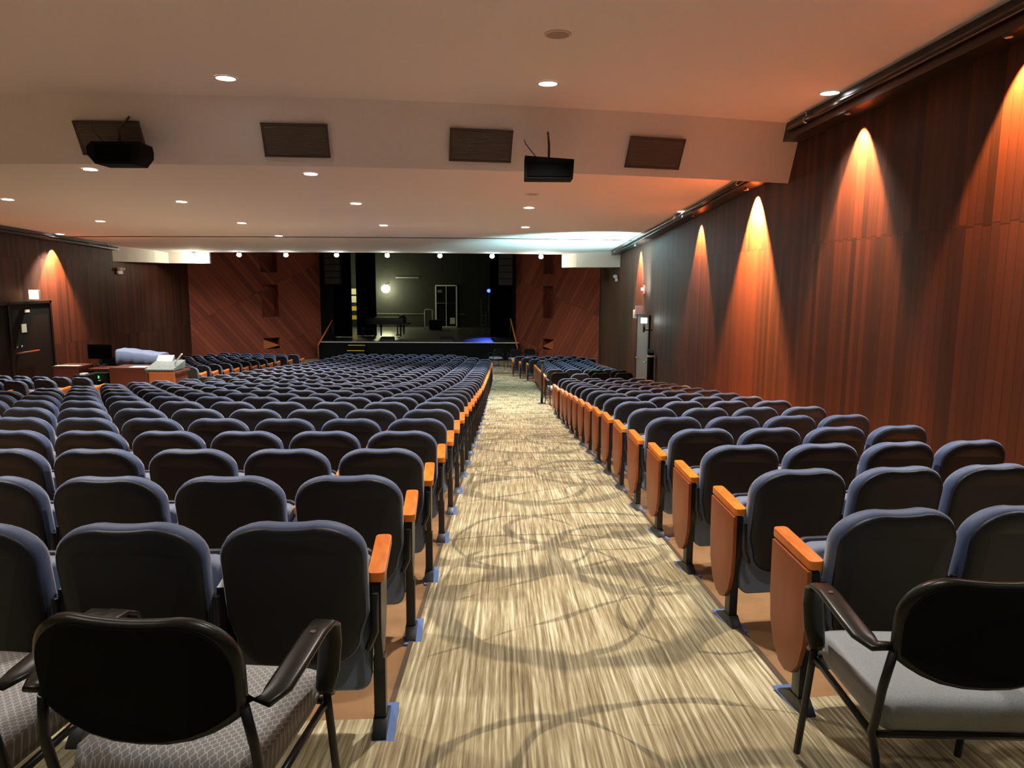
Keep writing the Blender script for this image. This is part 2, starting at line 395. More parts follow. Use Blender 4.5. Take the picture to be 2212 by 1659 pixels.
# black valance with pipe along the wall tops
def valance(x0, x1, y0, y1, zfn, drop, name):
    v = MB(); st = 10; ring = []
    for i in range(st+1):
        y = y0+(y1-y0)*i/st; z = zfn(y); ring.append([(x0, y, z), (x1, y, z), (x1, y, z-drop), (x0, y, z-drop)])
    v.loft(ring, smooth=False); struct(name, v, M['trim_black'])
valance(XR-.25, XR+.02, YB, 10.9, lambda y: H1+.01, .25, 'trim_4')
valance(XR-.30, XR+.02, 11.3, 29, lambda y: zc(y)+.01, .15, 'trim_5')
valance(XL-.02, XL+.30, 10, 26.2, lambda y: zc(y)+.01, .18, 'trim_6')
def pipe(label, x, y0, y1, zfn, dz, r):
    t = thing('lighting_pipe', label, 'pipe', (x, y0, zfn(y0)-dz))
    o = Vector(t.location)
    MB().tube([Vector((x, y, zfn(y)-dz))-o for y in np.linspace(y0, y1, 6)], r).build('pipe', M['pipe'], t)
    for y in np.linspace(y0+.8, y1-.6, max(2, int((y1-y0)/3.4))):
        c = MB(); c.tube([Vector((x, y-.03, zfn(y)-dz))-o, Vector((x, y+.03, zfn(y)-dz))-o], r*1.35)
        c.box(x-.01-o.x, x+.01-o.x, y-.02-o.y, y+.02-o.y, zfn(y)-dz-o.z, zfn(y)-o.z); c.build('clamp', M['chrome'], t)
pipe('black pipe clamped under the higher ceiling along the right wall', XR-.285, 4.5, 10.6, lambda y: H1, .12, .035)
pipe('black pipe clamped under the lower ceiling along the right wall', XR-.34, 11.8, 27, zc, .08, .028)
pipe('black pipe clamped under the ceiling along the left wall', XL+.34, 16, 26, zc, .10, .028)

# ================================================================== CEILING LAMPS
WARM = (1, .92, .82)
def downlight(label, x, y, z, lit=True, r=.106, power=None, sp=True, cone=92):
    t = thing('downlight', label, 'ceiling light', (x, y, z), 0, 'recessed downlights in the ceiling' if lit else 'unlit recessed downlights')
    rg = MB(); seg = 24
    ring = lambda rr, zz: [(math.cos(a)*rr, math.sin(a)*rr, zz) for a in [2*PI*k/seg for k in range(seg)]]
    rg.loft([ring(r*1.18, 0), ring(r*1.18, -.006), ring(r, -.008), ring(r, 0)], cap=False); rg.build('trim_ring', M['ring'], t)
    ln = MB(); ln.loft([ring(r*.99, -.001), ring(r*.99, -.005)]); ln.build('lens', M['lens' if lit else 'lens_off'], t)
    if lit and sp: lamp('downlight_lamp', 'SPOT', (0, 0, -.03), power or P_DOWN, WARM, t, (0, 0, -1), math.radians(cone), .7, .07)
    return t
nth = ['first', 'second', 'third', 'fourth', 'fifth', 'sixth', 'seventh', 'eighth', 'ninth', 'tenth']
rowsL = [('u', 8.75, [(-3.13, 8.65), (.49, 8.76), (3.86, 9.07)]), ('l', 0, [(-6.65, 12.21), (-3.19, 12.47), (.50, 12.65)]),
         ('l', 0, [(-10.19, 15.54), (-6.71, 15.69), (-3.11, 15.78), (.53, 16.22), (3.96, 16.64)]), ('l', 0, [(-10.29, 19.18), (-6.77, 19.37), (-3.17, 19.68), (.56, 19.89)]), ('l', 0, [(-13.3, 22.5), (-6.8, 22.6)])]
rn = ['on the higher ceiling', 'in the row just past the bulkhead', 'in the second row past the bulkhead', 'in the third row past the bulkhead', 'in the farthest downlight row']
pos = {3: ['leftmost', 'middle', 'rightmost'], 5: ['leftmost', 'second from left', 'middle', 'second from right', 'rightmost'], 4: ['leftmost', 'second from left', 'second from right', 'rightmost'], 2: ['left', 'right']}
for ri, (k, _, L) in enumerate(rowsL):
    for i, (x, y) in enumerate(L):
        downlight('%s lit round downlight %s' % (pos[len(L)][i], rn[ri]), x, y, (H1 if k == 'u' else zc(y))-.002, power=P_DOWN*(2.1 if ri >= 3 else 1.4 if ri == 2 else 1.0))
downlight('unlit round fitting on the higher ceiling near the picture top', .48, 7.06, H1-.002, False)
downlight('unlit round fitting in the lower ceiling between two lit downlights', .53, 14.4, zc(14.4)-.002, False)
downlight('unlit round fitting in the lower ceiling near the ceiling slot', .56, 22.3, zc(22.3)-.002, False)
for j, y in enumerate((5.0, 1.4, -2.4)):                      # the hall's own rows over and behind the camera
    for i, x in enumerate((-10.3, -6.7, -3.1, .5, 3.86)):
        if y < 4 and i == 0: continue
        t = downlight('lit downlight over the back rows, out of the frame', x, y, H1-.002, power=P_DOWN*(.95 if y > 4 else .16), cone=118 if y > 4 else 92)
for i, x in enumerate((-6.8,)): pass

# stage-edge lamps: eight bright bulbs at the ceiling's front edge
for i, px in enumerate((415, 516, 619, 729, 838, 951, 1063, 1169)):
    x = on_y(px, 540, 28.6).x; y = edge_y(x)-.35
    t = thing('stage_lamp', '%s of the eight bright lamps along the front ceiling edge, counting from left' % nth[i], 'stage light', (x, y, zc(y)), 0, 'bright lamps along the front edge of the ceiling')
    b = MB(); b.cyl(0, 0, -.10, .0, .075, .09); b.build('housing', M['white'], t)
    g = MB(); g.loft([[(math.cos(a)*r, math.sin(a)*r, z) for a in [2*PI*k/14 for k in range(14)]] for z, r in ((-.10, .085), (-.15, .085), (-.185, .06), (-.20, .02))]); g.build('bulb', M['lens_stage'], t)
    if i in (0, 7): lamp('stage_lamp_light', 'POINT', (0, 0, -.26), P_STAGE*.4, (1, .85, .6), t, radius=.06)
    lamp('stage_lamp_light', 'SPOT', (0, 0, -.26), P_STAGE*1.5, (.88, .97, 1), t, (0, .35, -1), math.radians(128), .9, .06)

# wall washers that throw the orange scallops
def washer(label, x, y, z, side, power, color=(1, .36, .11), ang=70, tilt=.30):
    t = thing('wall_washer', label, 'spotlight', (x, y, z), 0, 'spotlights washing the wood walls')
    c = MB(); c.cyl(0, 0, -.02, .12, .042, .045); c.build('can', M['trim_black'], t)
    MB().cyl(0, 0, -.021, -.018, .030).build('lens', M['ring'], t)
    lamp('wall_washer_light', 'SPOT', (0, 0, -.05), power, color, t, (side*tilt, 0, -1), math.radians(ang), .35, .02)
for lab, y, pw in (('spotlight under the higher ceiling, nearest the right picture edge', 6.2, .5), ('spotlight under the higher ceiling beside the bulkhead', 9.0, .9), ('spotlight throwing the brightest orange scallop on the right wall', 12.6, 4.2),
                   ('spotlight throwing the narrow orange scallop midway along the right wall', 16.1, .8), ('spotlight above the far side door on the right wall', 23.1, .8)):
    washer(lab, XR-.20, y, (H1-.24 if y < 11 else zc(y)-.17), 1, P_SCALLOP*pw, ang=84 if pw > 3 else 72, tilt=.48 if pw > 3 else .34)
washer('spotlight above the far end of the left wall doors', XL+.24, 22.8, zc(22.8)-.2, -1, P_SCALLOP*1.1)
washer('spotlight on the left wall at the picture edge', XL+.24, 18.6, zc(18.6)-.2, -1, P_SCALLOP*.6)

# ventilation grilles on the bulkhead
def grille(label, x, w_):
    th = math.atan2(.4, H1-ZB); nx_ = (x-XCH)/27.4
    y = bulk(x)+.4*(H1-1.72)/(H1-ZB)-.035
    t = thing('vent_grille', label, 'vent', (x, y, 1.72), 0, 'vent grilles on the bulkhead'); t.rotation_euler = (th, 0, math.atan(nx_))
    h = .20; b = MB(); b.box(-w_/2, w_/2, .0, .012, -h, h); b.build('backing', M['grille_back'], t)
    fr = MB()
    for a in (-1, 1): fr.box(-w_/2-.015, w_/2+.015, -.02, .012, a*h-.012, a*h+.012); fr.box(a*w_/2-.012, a*w_/2+.012, -.02, .012, -h, h)
    fr.build('frame', M['grille_back'], t)
    s = MB()
    for i in range(22): z = -h+.018+i*(2*h-.03)/22; s.box(-w_/2, w_/2, -.014, 0, z, z+.009)
    s.build('slats', M['grille'], t)
for lab, px, w_ in (('leftmost dark vent grille on the bulkhead, above a black speaker', 240, .80), ('dark vent grille on the bulkhead, second from left', 640, .80), ('dark vent grille on the bulkhead, third from left', 1039, .80), ('rightmost dark vent grille on the bulkhead, nearest the right wall', 1415, .79)):
    X = 0
    for _ in range(6): X = on_y(px, 275+(px-240)*.028, bulk(X)+.24).x
    grille(lab, X, w_)

# black loudspeakers hung in front of the bulkhead
def hung_speaker(label, px, y, z, w_, mirror=1, cable=1):
    x = on_y(px, 350, y).x; t = thing('hanging_loudspeaker', label, 'loudspeaker', (x, y, z), 0)
    b = MB(); a = w_/2
    b.prism([(-a, .07), (-a*.82, .13), (a*.95, .13), (a, .06), (a*.98, -.03), (a*.72, -.13), (-a*.72, -.13), (-a, -.02)] if mirror else [(-a, -.14), (-a, .14), (a, .10), (a*.96, -.14)], -.02, .34, 'y')
    b.build('cabinet', M['black'], t, .008)
    g = MB(); g.prism([(-a*.7, .09), (a*.7, .09), (a*.6, -.10), (-a*.6, -.10)] if mirror else [(-a*.9, -.11), (-a*.9, .07), (a*.9, .05), (a*.86, -.11)], -.03, -.018, 'y'); g.build('front_grille', M['drape'], t)
    br_ = MB(); br_.tube([(0, .15, .12), (0, .15, .30), (0, .42, .50)], .015); br_.build('bracket', M['steel'], t)
    if cable: MB().tube([(-a*.5, .1, .13), (-a*.75, .1, .22), (-a*.95, .12, .3), (-a*1.02, .16, .36)], .006, 6).build('cable', M['steel'], t)
hung_speaker('black faceted loudspeaker hanging under the leftmost vent grille', 248, 9.15, 1.46, .64)
hung_speaker('black box loudspeaker hanging under the bulkhead right of centre', 1187, 9.5, 1.38, .62, 0)

# ================================================================== THEATRE SEATS
def outline(inset, n=44):
    """outline (x, z) of the backrest, saddle shaped at the top"""
    pts = []; a = .252-inset; zt = .868-inset; zb = .30+inset; rt = .165-inset*.6; rb = .12-inset*.4; zm = .60
    for i in range(9): q = PI*.5*i/8; pts.append((a-rt+rt*math.cos(q), zt-rt*.80+rt*.80*math.sin(q)))
    for i in range(1, 6): x = (a-rt)*(1-2*i/6); pts.append((x, zt-.005*(1-(x/(a-rt))**2)))
    for i in range(9): q = PI*.5+PI*.5*i/8; pts.append((-(a-rt)+rt*math.cos(q), zt-rt*.80+rt*.80*math.sin(q)))
    pts.append((-(a-.004), zm-.1)); ab = a-.028
    for i in range(7): q = PI+PI*.5*i/6; pts.append((-(ab-rb)+rb*math.cos(q), zb+rb+rb*math.sin(q)))
    for i in range(7): q = PI*1.5+PI*.5*i/6; pts.append(((ab-rb)+rb*math.cos(q), zb+rb+rb*math.sin(q)))
    pts.append((a-.004, zm-.1))
    return pts
def lean(y, z): return y-(z-.30)*.17+.05
def slab(rings):
    mb = MB(); mb.loft([[(x, lean(y+.18*x*x*2, z), z) for x, z in outline(ins)] for y, ins in rings]); return mb
def seat_parts(low=False):
    d = {}
    d['back_cushion'] = (slab([(.0, .016), (.018, .002), (.045, 0), (.075, .006), (.095, .03), (.10, .09)] if not low else [(.0, .01), (.03, 0), (.09, .02)]), M['fabric'])
    d['back_shell'] = (slab([(-.010, .050), (-.008, .028), (-.003, .014), (.006, .009)] if not low else [(-.008, .022), (.005, .010)]), M['shell'])
    # tipped-up seat: rounded slab in front of the backrest
    def pan(ins, y):
        a = .246-ins; z0, z1 = .175+ins, .655-ins; r = .05-ins*.5; o = []
        for cx, cz, q0 in ((a-r, z1-r, 0), (-(a-r), z1-r, 1), (-(a-r), z0+r, 2), (a-r, z0+r, 3)):
            for i in range(5 if not low else 3): q = PI/2*(q0+i/(4 if not low else 2)); o.append((cx+r*math.cos(q), y+(cz+r*math.sin(q)-.2)*.18, cz+r*math.sin(q)))
        return o
    p = MB(); p.loft([pan(.012, .10), pan(0, .115), pan(0, .18), pan(.02, .215)]); d['seat_cushion'] = (p, M['fabric_lit'])
    q = MB(); q.loft([pan(-.004, .20), pan(-.004, .225), pan(.03, .245)]); d['seat_shell'] = (q, M['pan'])
    return d
XA = .274
def arm_mb(sx, ya=.075, yb=.375, w_=.031):
    a = MB(); pts = []
    for cx, cy, q0 in ((w_-.018, yb-.018, 0), (-(w_-.018), yb-.018, 1), (-(w_-.018), ya+.018, 2), (w_-.018, ya+.018, 3)):
        for i in range(4): q = PI/2*(q0+i/3); pts.append((sx*XA+cx+.018*math.cos(q), cy+.018*math.sin(q)))
    a.loft([[(x, y, .600+dz+y*.13) for x, y in pts] for dz in (0, .004, .030, .036)], smooth=False); return a
def standard_mb(sx):
    s = MB(); x = sx*XA
    s.prism([(.08, .60), (.30, .63), (.27, .42), (.18, .30), (.165, .22), (.115, .22), (.105, .32), (.07, .40), (.07, .48)], x-.016, x+.016, 'x')
    s.box(x-.022, x+.022, .112, .168, .03, .30)
    s.prism([(.05, 0), (.27, 0), (.26, .018), (.175, .06), (.105, .06), (.06, .018)], x-.026, x+.026, 'x')
    s.tube([(x, .03, .59), (x, .02, .45), (x-sx*.03, .03, .38)], .013, 6)
    return s
def panel_mb(sx):
    x0 = sx*(XA+.020); x1 = sx*(XA+.040)
    p = [(.015, .595), (.32, .635), (.325, .40)]+[(.17+.155*math.cos(q), .30+.17*math.sin(q)-.0) for q in [-.15-PI*.7*i/8*1.0-.0 for i in range(1, 9)]]+[(.010, .38)]
    p = [(.075, .606), (.355, .640), (.350, .42), (.335, .30), (.30, .205), (.25, .150), (.20, .135), (.15, .150), (.105, .205), (.078, .30), (.070, .42)]
    s = MB(); s.prism(p, min(x0, x1), max(x0, x1), 'x'); return s
def make_seat(kind):
    """kind: sides of arms; 'R' = standard at right, 'L' = at left, suffix 'P' = wooden end panel, 'E' aisle floor plate"""
    t = thing('theatre_seat', 'blue theatre seat', 'theatre seat', (0, 0, 0))
    for n_, (mb, m) in PARTS.items():
        o = bpy.data.objects.new(n_, MESH[n_]); COL.objects.link(o); o.parent = t
    for s_ in kind[0]:
        sx = 1 if s_ == 'R' else -1
        for n_ in ('armrest', 'standard'):
            o = bpy.data.objects.new(n_, MESH[n_+s_+('I' if n_ == 'armrest' and len(kind) == 1 and kind[0] != 'RL' else '')]); COL.objects.link(o); o.parent = t
    if 'P' in kind: o = bpy.data.objects.new('end_panel', MESH['panel'+kind[0]]); COL.objects.link(o); o.parent = t
    if 'E' in kind: o = bpy.data.objects.new('floor_plate', MESH['plate'+kind[0]]); COL.objects.link(o); o.parent = t
    return t
PARTS = seat_parts(); MESH = {}
def keep(key, mb, m, bevel=0):
    o = mb.build(key, m, None, bevel); MESH[key] = o.data; bpy.data.objects.remove(o)
for k, (mb, m) in PARTS.items(): keep(k, mb, m)
for s_, sx in (('R', 1), ('L', -1)):
    keep('armrest'+s_, arm_mb(sx), M['arm'], .004); keep('armrest'+s_+'I', arm_mb(sx, .17, .40, .024), M['arm'], .004); keep('standard'+s_, standard_mb(sx), M['steel'], .003); keep('panel'+s_, panel_mb(sx), M['panel'], .003)
    pl = MB(); pl.box(sx*XA-.03, sx*XA+.055, .03, .30, .0, .006); keep('plate'+s_, pl, M['tape'])

PITCH_X, RR, XCA = .5483, 30.15, -2.531
def row_y(n): return 2.3676+.9*(n-1)+(.40 if n >= 15 else 0)
ords = ['', 'first', 'second', 'third', 'fourth', 'fifth', 'sixth', 'seventh', 'eighth', 'ninth', 'tenth', 'eleventh', 'twelfth', 'thirteenth', 'fourteenth', 'fifteenth', 'sixteenth', 'seventeenth', 'eighteenth', 'nineteenth']
def ordn(n):
    if n < 20: return ords[n]
    return ['twentieth', 'thirtieth'][n//10-2] if n % 10 == 0 else ['twenty-', 'thirty-'][n//10-2]+ords[n % 10]
seats = []          # (dist, x, y, z, rz, kind, label, group)
def seat_row(block, n, rown, x0, dirn, count, kind_end, kind_mid, yfix=0, far_end=None):
    a0 = math.asin((x0-XCA)/RR)
    for k in range(count):
        a = a0+dirn*k*PITCH_X/RR; x = XCA+RR*math.sin(a); y = row_y(n)+yfix+RR-RR*math.cos(a)
        if y > 32.2: continue
        z = zf(y)
        if not (in_view(x, y, z+.8, 110) or in_view(x, y, z+.3, 110)): continue
        kd = kind_end if k == 0 else (far_end if far_end and k == count-1 else kind_mid)
        where = 'beside the carpeted aisle' if k == 0 else ('%s from the carpeted aisle' % ordn(k+1))
        seats.append((math.hypot(x, y), x, y, z, a, kd, 'blue theatre seat, %s row of the %s, %s' % (ordn(rown), block, where), 'theatre seats of the %s' % block))
for n in range(1, 33):
    cut = max(0, n-29); seat_row('centre block', n, n, -.725-cut*PITCH_X*.9, -1, 12-cut, 'RE', 'R', far_end='RL')
for n in range(1, 17): seat_row('near right block', n, n, 1.4915, 1, 4, 'LPE', 'L')
for i, n in enumerate(range(21, 32)):
    inw = max(0, n-28); seat_row('far right block', n, i+1, 1.4915-inw*.27, 1, 5 if inw else 4, 'LPE', 'L')
for i, n in enumerate(range(10, 16)): seat_row('near left block', n, i+1, -9.35, -1, 8, 'RPE', 'R')
for i, n in enumerate(range(21, 32)): seat_row('far left block', n, i+1, -9.25+max(0, n-29)*.25, -1, 7, 'RPE', 'R')
seats.append((17.4, 1.97, 18.6, zf(18.6), .14, 'L', 'single blue theatre seat standing among the black armchairs in the right gap', 'seats in the wheelchair gap'))
seats.sort(key=lambda s: s[0])
proto = {}
for i, (d, x, y, z, a, kd, lab, grp) in enumerate(seats[:300]):
    if kd not in proto:
        kk = kd if kd != 'RL' else 'RL'
        t = make_seat(('RL',) if kd == 'RL' else (kd[0],)+tuple(kd[1:])); proto[kd] = t
    else: t = dup(proto[kd])
    t.location = (x, y, z+(.012 if False else 0)); t.rotation_euler = (0, 0, a); t['label'] = lab; t['group'] = grp
print('SEATS', len(seats))
# the rest, farther forward, in one mesh
def join_rest(rest):
    LP = seat_parts(True); mats = [M['fabric'], M['shell'], M['pan'], M['steel'], M['arm'], M['panel']]
    base = {}
    for side in ('R', 'L'):
        sx = 1 if side == 'R' else -1
        lst = [(LP['back_cushion'][0], 0), (LP['back_shell'][0], 1), (LP['seat_cushion'][0], 0), (LP['seat_shell'][0], 2), (standard_mb(sx), 3), (arm_mb(sx), 4)]
        base[side] = lst; base[side+'P'] = lst+[(panel_mb(sx), 5)]
    V, Fs, mi, sm = [], [], [], []
    for (d, x, y, z, a, kd, lab, grp) in rest:
        key = kd[0]+('P' if 'P' in kd else ''); T = Matrix.Translation((x, y, z)) @ Matrix.Rotation(a, 4, 'Z')
        for mb, k in base[key]:
            b = len(V); V += [tuple(T @ Vector(v)) for v in mb.v]; Fs += [tuple(b+i for i in f_) for f_ in mb.f]; mi += [k]*len(mb.f); sm += mb.sm
    me = bpy.data.meshes.new('theatre_seats'); me.from_pydata(V, [], Fs)
    for m_ in mats: me.materials.append(m_)
    me.polygons.foreach_set('material_index', mi); me.polygons.foreach_set('use_smooth', sm)
    bm = bmesh.new(); bm.from_mesh(me); bmesh.ops.recalc_face_normals(bm, faces=bm.faces); bm.to_mesh(me); bm.free()
    o = bpy.data.objects.new('theatre_seats', me); COL.objects.link(o)
    tag(o, 'distant rows of blue theatre seats filling the front of the hall before the stage', 'theatre seats', kind='stuff')
join_rest(seats[300:])

# ================================================================== BLACK STACKING CHAIRS
def stacking_chair(label, x, y, rz, cushion, group, z=None):
    t = thing('stacking_chair', label, 'chair', (x, y, zf(y+.25)+.014 if z is None else z), rz, group)
    # local: y=0 at backrest, +y forward
    def ring(ins, y0):
        o = []; a = .25-ins; zt = .885-ins; r = .125
        for i in range(9): q = PI/2*i/8; o.append((a-r+r*math.cos(q), zt-r+r*math.sin(q)))
        for i in range(1, 5): o.append(((a-r)*(1-2*i/5), zt-.006*math.sin(PI*i/5)))
        for i in range(9): q = PI/2+PI/2*i/8; o.append((-(a-r)+r*math.cos(q), zt-r+r*math.sin(q)))
        o.append((-a*.995, .69)); zb = .562+ins
        for i in range(13): q = i/12; xx = -a*.985*math.cos(PI*q); o.append((xx, zb+.085*(abs(xx)/a)**2.6))
        o.append((a*.995, .69))
        return [(px_, y0-(pz-.55)*.12-.03*(1-(px_/.25)**2), pz) for px_, pz in o]
    b = MB(); b.loft([ring(.012, -.016), ring(0, -.008), ring(0, .012), ring(.01, .02)]); b.build('backrest', M['blk_plastic'], t)
    c = MB(); c.loft([ring(.014, -.0195), ring(.014, -.010)]); c.build('back_pad', M['blk_mesh'], t)
    # seat cushion with waterfall rear edge
    s = MB(); rings = []
    for yy, zt, zb, hw in ((.03, .445, .40, .20), (.035, .468, .395, .225), (.07, .487, .39, .24), (.2, .478, .39, .245), (.38, .485, .39, .25), (.46, .482, .40, .25), (.50, .465, .41, .235), (.51, .44, .42, .22)):
        o = []
        for i in range(13): u = 1-2*i/12; o.append((hw*u, yy, zt-.016*abs(u)**6+(-.006*(1-u*u))))
        for i in range(7): u = -1+2*i/6; o.append((hw*.97*u, yy, zb))
        rings.append(o)
    s.loft(rings); s.build('seat', cushion, t)
    for sx in (-1, 1):
        fr = MB(); X = sx*.262
        fr.tube([(sx*.245, -.02, .66), (X, -.01, .55), (X, .02, .42), (X*1.0, .03, .39), (X, .0, .34), (X, -.06, .20), (X, -.09, .0)], .0125)
        fr.build('leg', M['steel'], t)
        fl = MB(); fl.tube([(X*1.05, .42, .44), (X*1.05, .44, .35), (X*1.05, .47, .2), (X*1.07, .50, 0)], .0125); fl.build('leg', M['steel'], t)
        ar = MB(); path = [(sx*.245, -.005, .668), (sx*.285, .005, .662), (sx*.298, .05, .668), (sx*.300, .15, .678), (sx*.300, .28, .690), (sx*.300, .35, .685), (sx*.298, .395, .66), (sx*.295, .41, .60), (sx*.290, .40, .52), (sx*.280, .395, .46), (sx*.275, .42, .435)]
        P_ = [Vector(p) for p in path]; rr = []
        for i, p in enumerate(P_):
            tt = (P_[min(i+1, len(P_)-1)]-P_[max(0, i-1)]).normalized(); side = Vector((1, 0, 0))
            if i < 1: side = Vector((0, 1, 0))
            side = (side-tt*side.dot(tt)).normalized(); nn = tt.cross(side)
            hw = .012 if i == 0 else (.026 if i in (1, 9, 10) else .033); hh = .009
            rr.append([tuple(p+side*hw*cx+nn*hh*cy) for cx, cy in ((1, .4), (.7, 1), (-.7, 1), (-1, .4), (-1, -.4), (-.7, -1), (.7, -1), (1, -.4))])
        ar.loft(rr); a_ = ar.build('armrest', M['blk_plastic'], t)
        MB().cyl(sx*.300, .27, .6975, .700, .008, seg=10).build('screw', M['chrome'], a_)
    cr = MB(); cr.tube([(-.262, .03, .385), (.262, .03, .385)], .011); cr.tube([(-.262, .44, .395), (.262, .44, .395)], .011)
    for sx in (-1, 1): cr.tube([(sx*.262, .03, .387), (sx*.27, .44, .397)], .011)
    cr.build('seat_frame', M['steel'], t)
    return t
G1 = 'black stacking armchairs in the foreground'
stacking_chair('black armchair with patterned grey seat, in the left foreground', -.83, 1.60, math.radians(-6), M['weave'], G1)
stacking_chair('patterned grey seat and armchair cut off by the left picture edge', -1.49, 1.68, math.radians(-6), M['weave'], G1)
stacking_chair('black armchair with plain light grey seat, in the right foreground', 1.305, 1.86, math.radians(-2), M['plain_cushion'], G1)
G2 = 'black armchairs in the wheelchair gap'
for lab, x, y in (('black armchair beside the aisle in the gap between the right seat blocks', 1.46, 18.9), ('black armchair second from aisle, near row of the right gap', 2.52, 18.9), ('black armchair nearest the wall, near row of the right gap', 3.14, 19.0),
                  ('black armchair left of two, far row of the right gap', 2.58, 20.25), ('black armchair right of two, far row of the right gap', 3.21, 20.3)):
    stacking_chair(lab, x, y, math.radians(8), M['plain_cushion'], G2)
for lab, x, y, r in (('black armchair at the aisle end before the stage', -.25, 33.3, .5), ('black armchair by the right front block, facing the aisle', .55, 33.0, .2), ('black armchair behind the front right handrail', 1.2, 33.4, -.2)):
    stacking_chair(lab, x, y, r, M['plain_cushion'], 'black armchairs before the stage')
# dark upright post in the gap beside the aisle
t = thing('barrier_post', 'tall dark post standing at the aisle edge by the gap chairs', 'post', (1.02, 19.3, zf(19.3)+.012))
MB().cyl(0, 0, 0, .02, .12, .11).build('base', M['steel'], t); MB().cyl(0, 0, .02, 1.12, .032).build('pole', M['steel'], t); MB().cyl(0, 0, 1.08, 1.16, .05, .045).build('cap', M['steel'], t)

# ================================================================== RIGHT WALL FITTINGS
dy0, dy1 = 21.35, 23.2
t = MB(); t.box(XR-.03, XR+.02, dy0, dy1, zf(22.3)-.1, -1.12); d_ = t.build('door_1', M['grey'])
tag(d_, kind='structure')
h = MB(); h.tube([(XR-.03, dy0+.25, -2.45), (XR-.09, dy0+.25, -2.45), (XR-.09, dy0+.42, -2.45)], .016); h.build('door_handle', M['chrome'], d_)
h = MB(); h.tube([(XR-.03, dy1-.35, -2.45), (XR-.09, dy1-.35, -2.45), (XR-.09, dy1-.18, -2.45)], .016); h.build('door_handle', M['chrome'], d_)
fr = MB(); fr.box(XR-.045, XR+.02, dy0-.07, dy0, zf(22.3)-.1, -1.06); fr.box(XR-.045, XR+.02, dy1, dy1+.07, zf(22.3)-.1, -1.06); fr.box(XR-.045, XR+.02, dy0-.07, dy1+.07, -1.12, -1.05); fr.build('door_frame', M['trim_black'], d_)
def text(body, size, loc, rot, m, parent, depth=.004):
    c = bpy.data.curves.new('lettering', 'FONT'); c.body = body; c.size = size; c.extrude = depth; c.align_x = 'CENTER'; c.align_y = 'CENTER'; c.materials.append(m)
    tmp = bpy.data.objects.new('lettering', c); COL.objects.link(tmp); bpy.context.view_layer.update()
    me = bpy.data.meshes.new_from_object(tmp.evaluated_get(bpy.context.evaluated_depsgraph_get())); bpy.data.objects.remove(tmp)
    o = bpy.data.objects.new('lettering', me); COL.objects.link(o); o.location = loc; o.rotation_euler = rot; o.parent = parent; return o
def exit_sign(label, x, y, z, face, letters, w_=.30, h_=.26):
    t = thing('exit_sign', label, 'exit sign', (x, y, z)); b = MB(); b.box(-w_/2, w_/2, -.03, .03, -h_/2, h_/2); b.build('housing', M['white'], t, .006)
    MB().box(-w_/2+.012, w_/2-.012, -.036, -.031, -h_/2+.012, h_/2-.012).build('face', face, t)
    text('EXIT', w_*.38, (0, -.04, 0), (PI/2, 0, 0), letters, t); return t
exit_sign('exit sign with red letters on the right wall above the grey door', XR-.20, 22.1, -.93, M['exit_dim'], M['exit_red'], .22, .25)
exit_sign('brightly lit exit sign above the black doors on the left wall', XL+.25, 21.4, -.55, M['exit_face'], M['exit_hot'], .30, .28)
t = thing('fire_alarm_strobe', 'red fire alarm strobe on the right wall above the exit sign', 'fire alarm', (XR, 22.35, -.32))
MB().box(-.05, 0, -.09, .09, -.13, .13).build('base', M['red'], t, .008); MB().box(-.10, -.05, -.09, .09, -.03, .05).build('lens', M['white'], t, .01)
def emergency(label, x, y, z, side):
    t = thing('emergency_light', label, 'emergency light', (x, y, z)); MB().box(-.06 if side > 0 else 0, 0 if side > 0 else .06, -.16, .16, -.08, .03).build('battery_box', M['white'], t, .01)
    for k in (-1, 1):
        c = MB(); T = Matrix.Translation((-side*.09, k*.11, .10)) @ Matrix.Rotation(PI/2, 4, 'X'); c.cyl(0, 0, -.05, .06, .05, .065, T=T); c.build('lamp_head', M['white'], t)
emergency('white twin emergency light high at the far end of the right wall', XR-.03, 27.6, -.02, 1)
emergency('white twin emergency light high at the far end of the left wall', XL+.03, 26.6, .14, -1)
t = thing('wall_speaker', 'small white box speaker on the right wall at the door corner', 'speaker', (XR, 23.35, -1.12)); MB().box(-.14, 0, -.09, .09, -.12, .14).build('cabinet', M['white'], t, .01); MB().box(-.12, -.02, -.094, -.09, -.09, .10).build('front_grille', M['grey'], t)
# cool flood light on a short stand arm by the door
fy, fz = 21.0, -1.16
t = thing('flood_light', 'glaring white flood light on a black arm on the right wall', 'flood light', (XR, fy, fz))
MB().tube([(0, 0, -.30), (-.20, 0, -.30), (-.24, 0, -.10)], .018).build('arm', M['steel'], t)
MB().tube([(-.24, 0, -.36), (-.24, 0, -.10)], .03).build('handle', M['steel'], t)
b = MB(); b.box(-.34, -.16, -.05, .07, -.10, .06); b.build('housing', M['white'], t, .01)
MB().box(-.33, -.17, -.058, -.051, -.09, .05).build('lens', M['bulb_cool'], t)
lamp('flood_light_beam', 'SPOT', (-.28, .02, .12), 5500, (.50, .92, 1), t, (-.60, 1.0, 1.3), math.radians(84), .8, .05)
lamp('flood_light_spill', 'POINT', (-.30, -.12, .0), 1.2, (.9, 1, .8), t, radius=.05)
# tall black roll leaning by the wall
t = thing('rolled_mat', 'tall black roll standing on end against the right wall', 'roll', (XR-.13, 20.45, zf(20.45)))
MB().loft([[(math.cos(a)*.095, math.sin(a)*.095, z+(math.sin(a)*.05 if z > 1 else 0)) for a in [2*PI*k/16 for k in range(16)]] for z in (0, .8, 1.42)]).build('roll', M['black'], t)
MB().cyl(0, 0, 1.25, 1.30, .10).build('strap', M['whitepaint'], t)

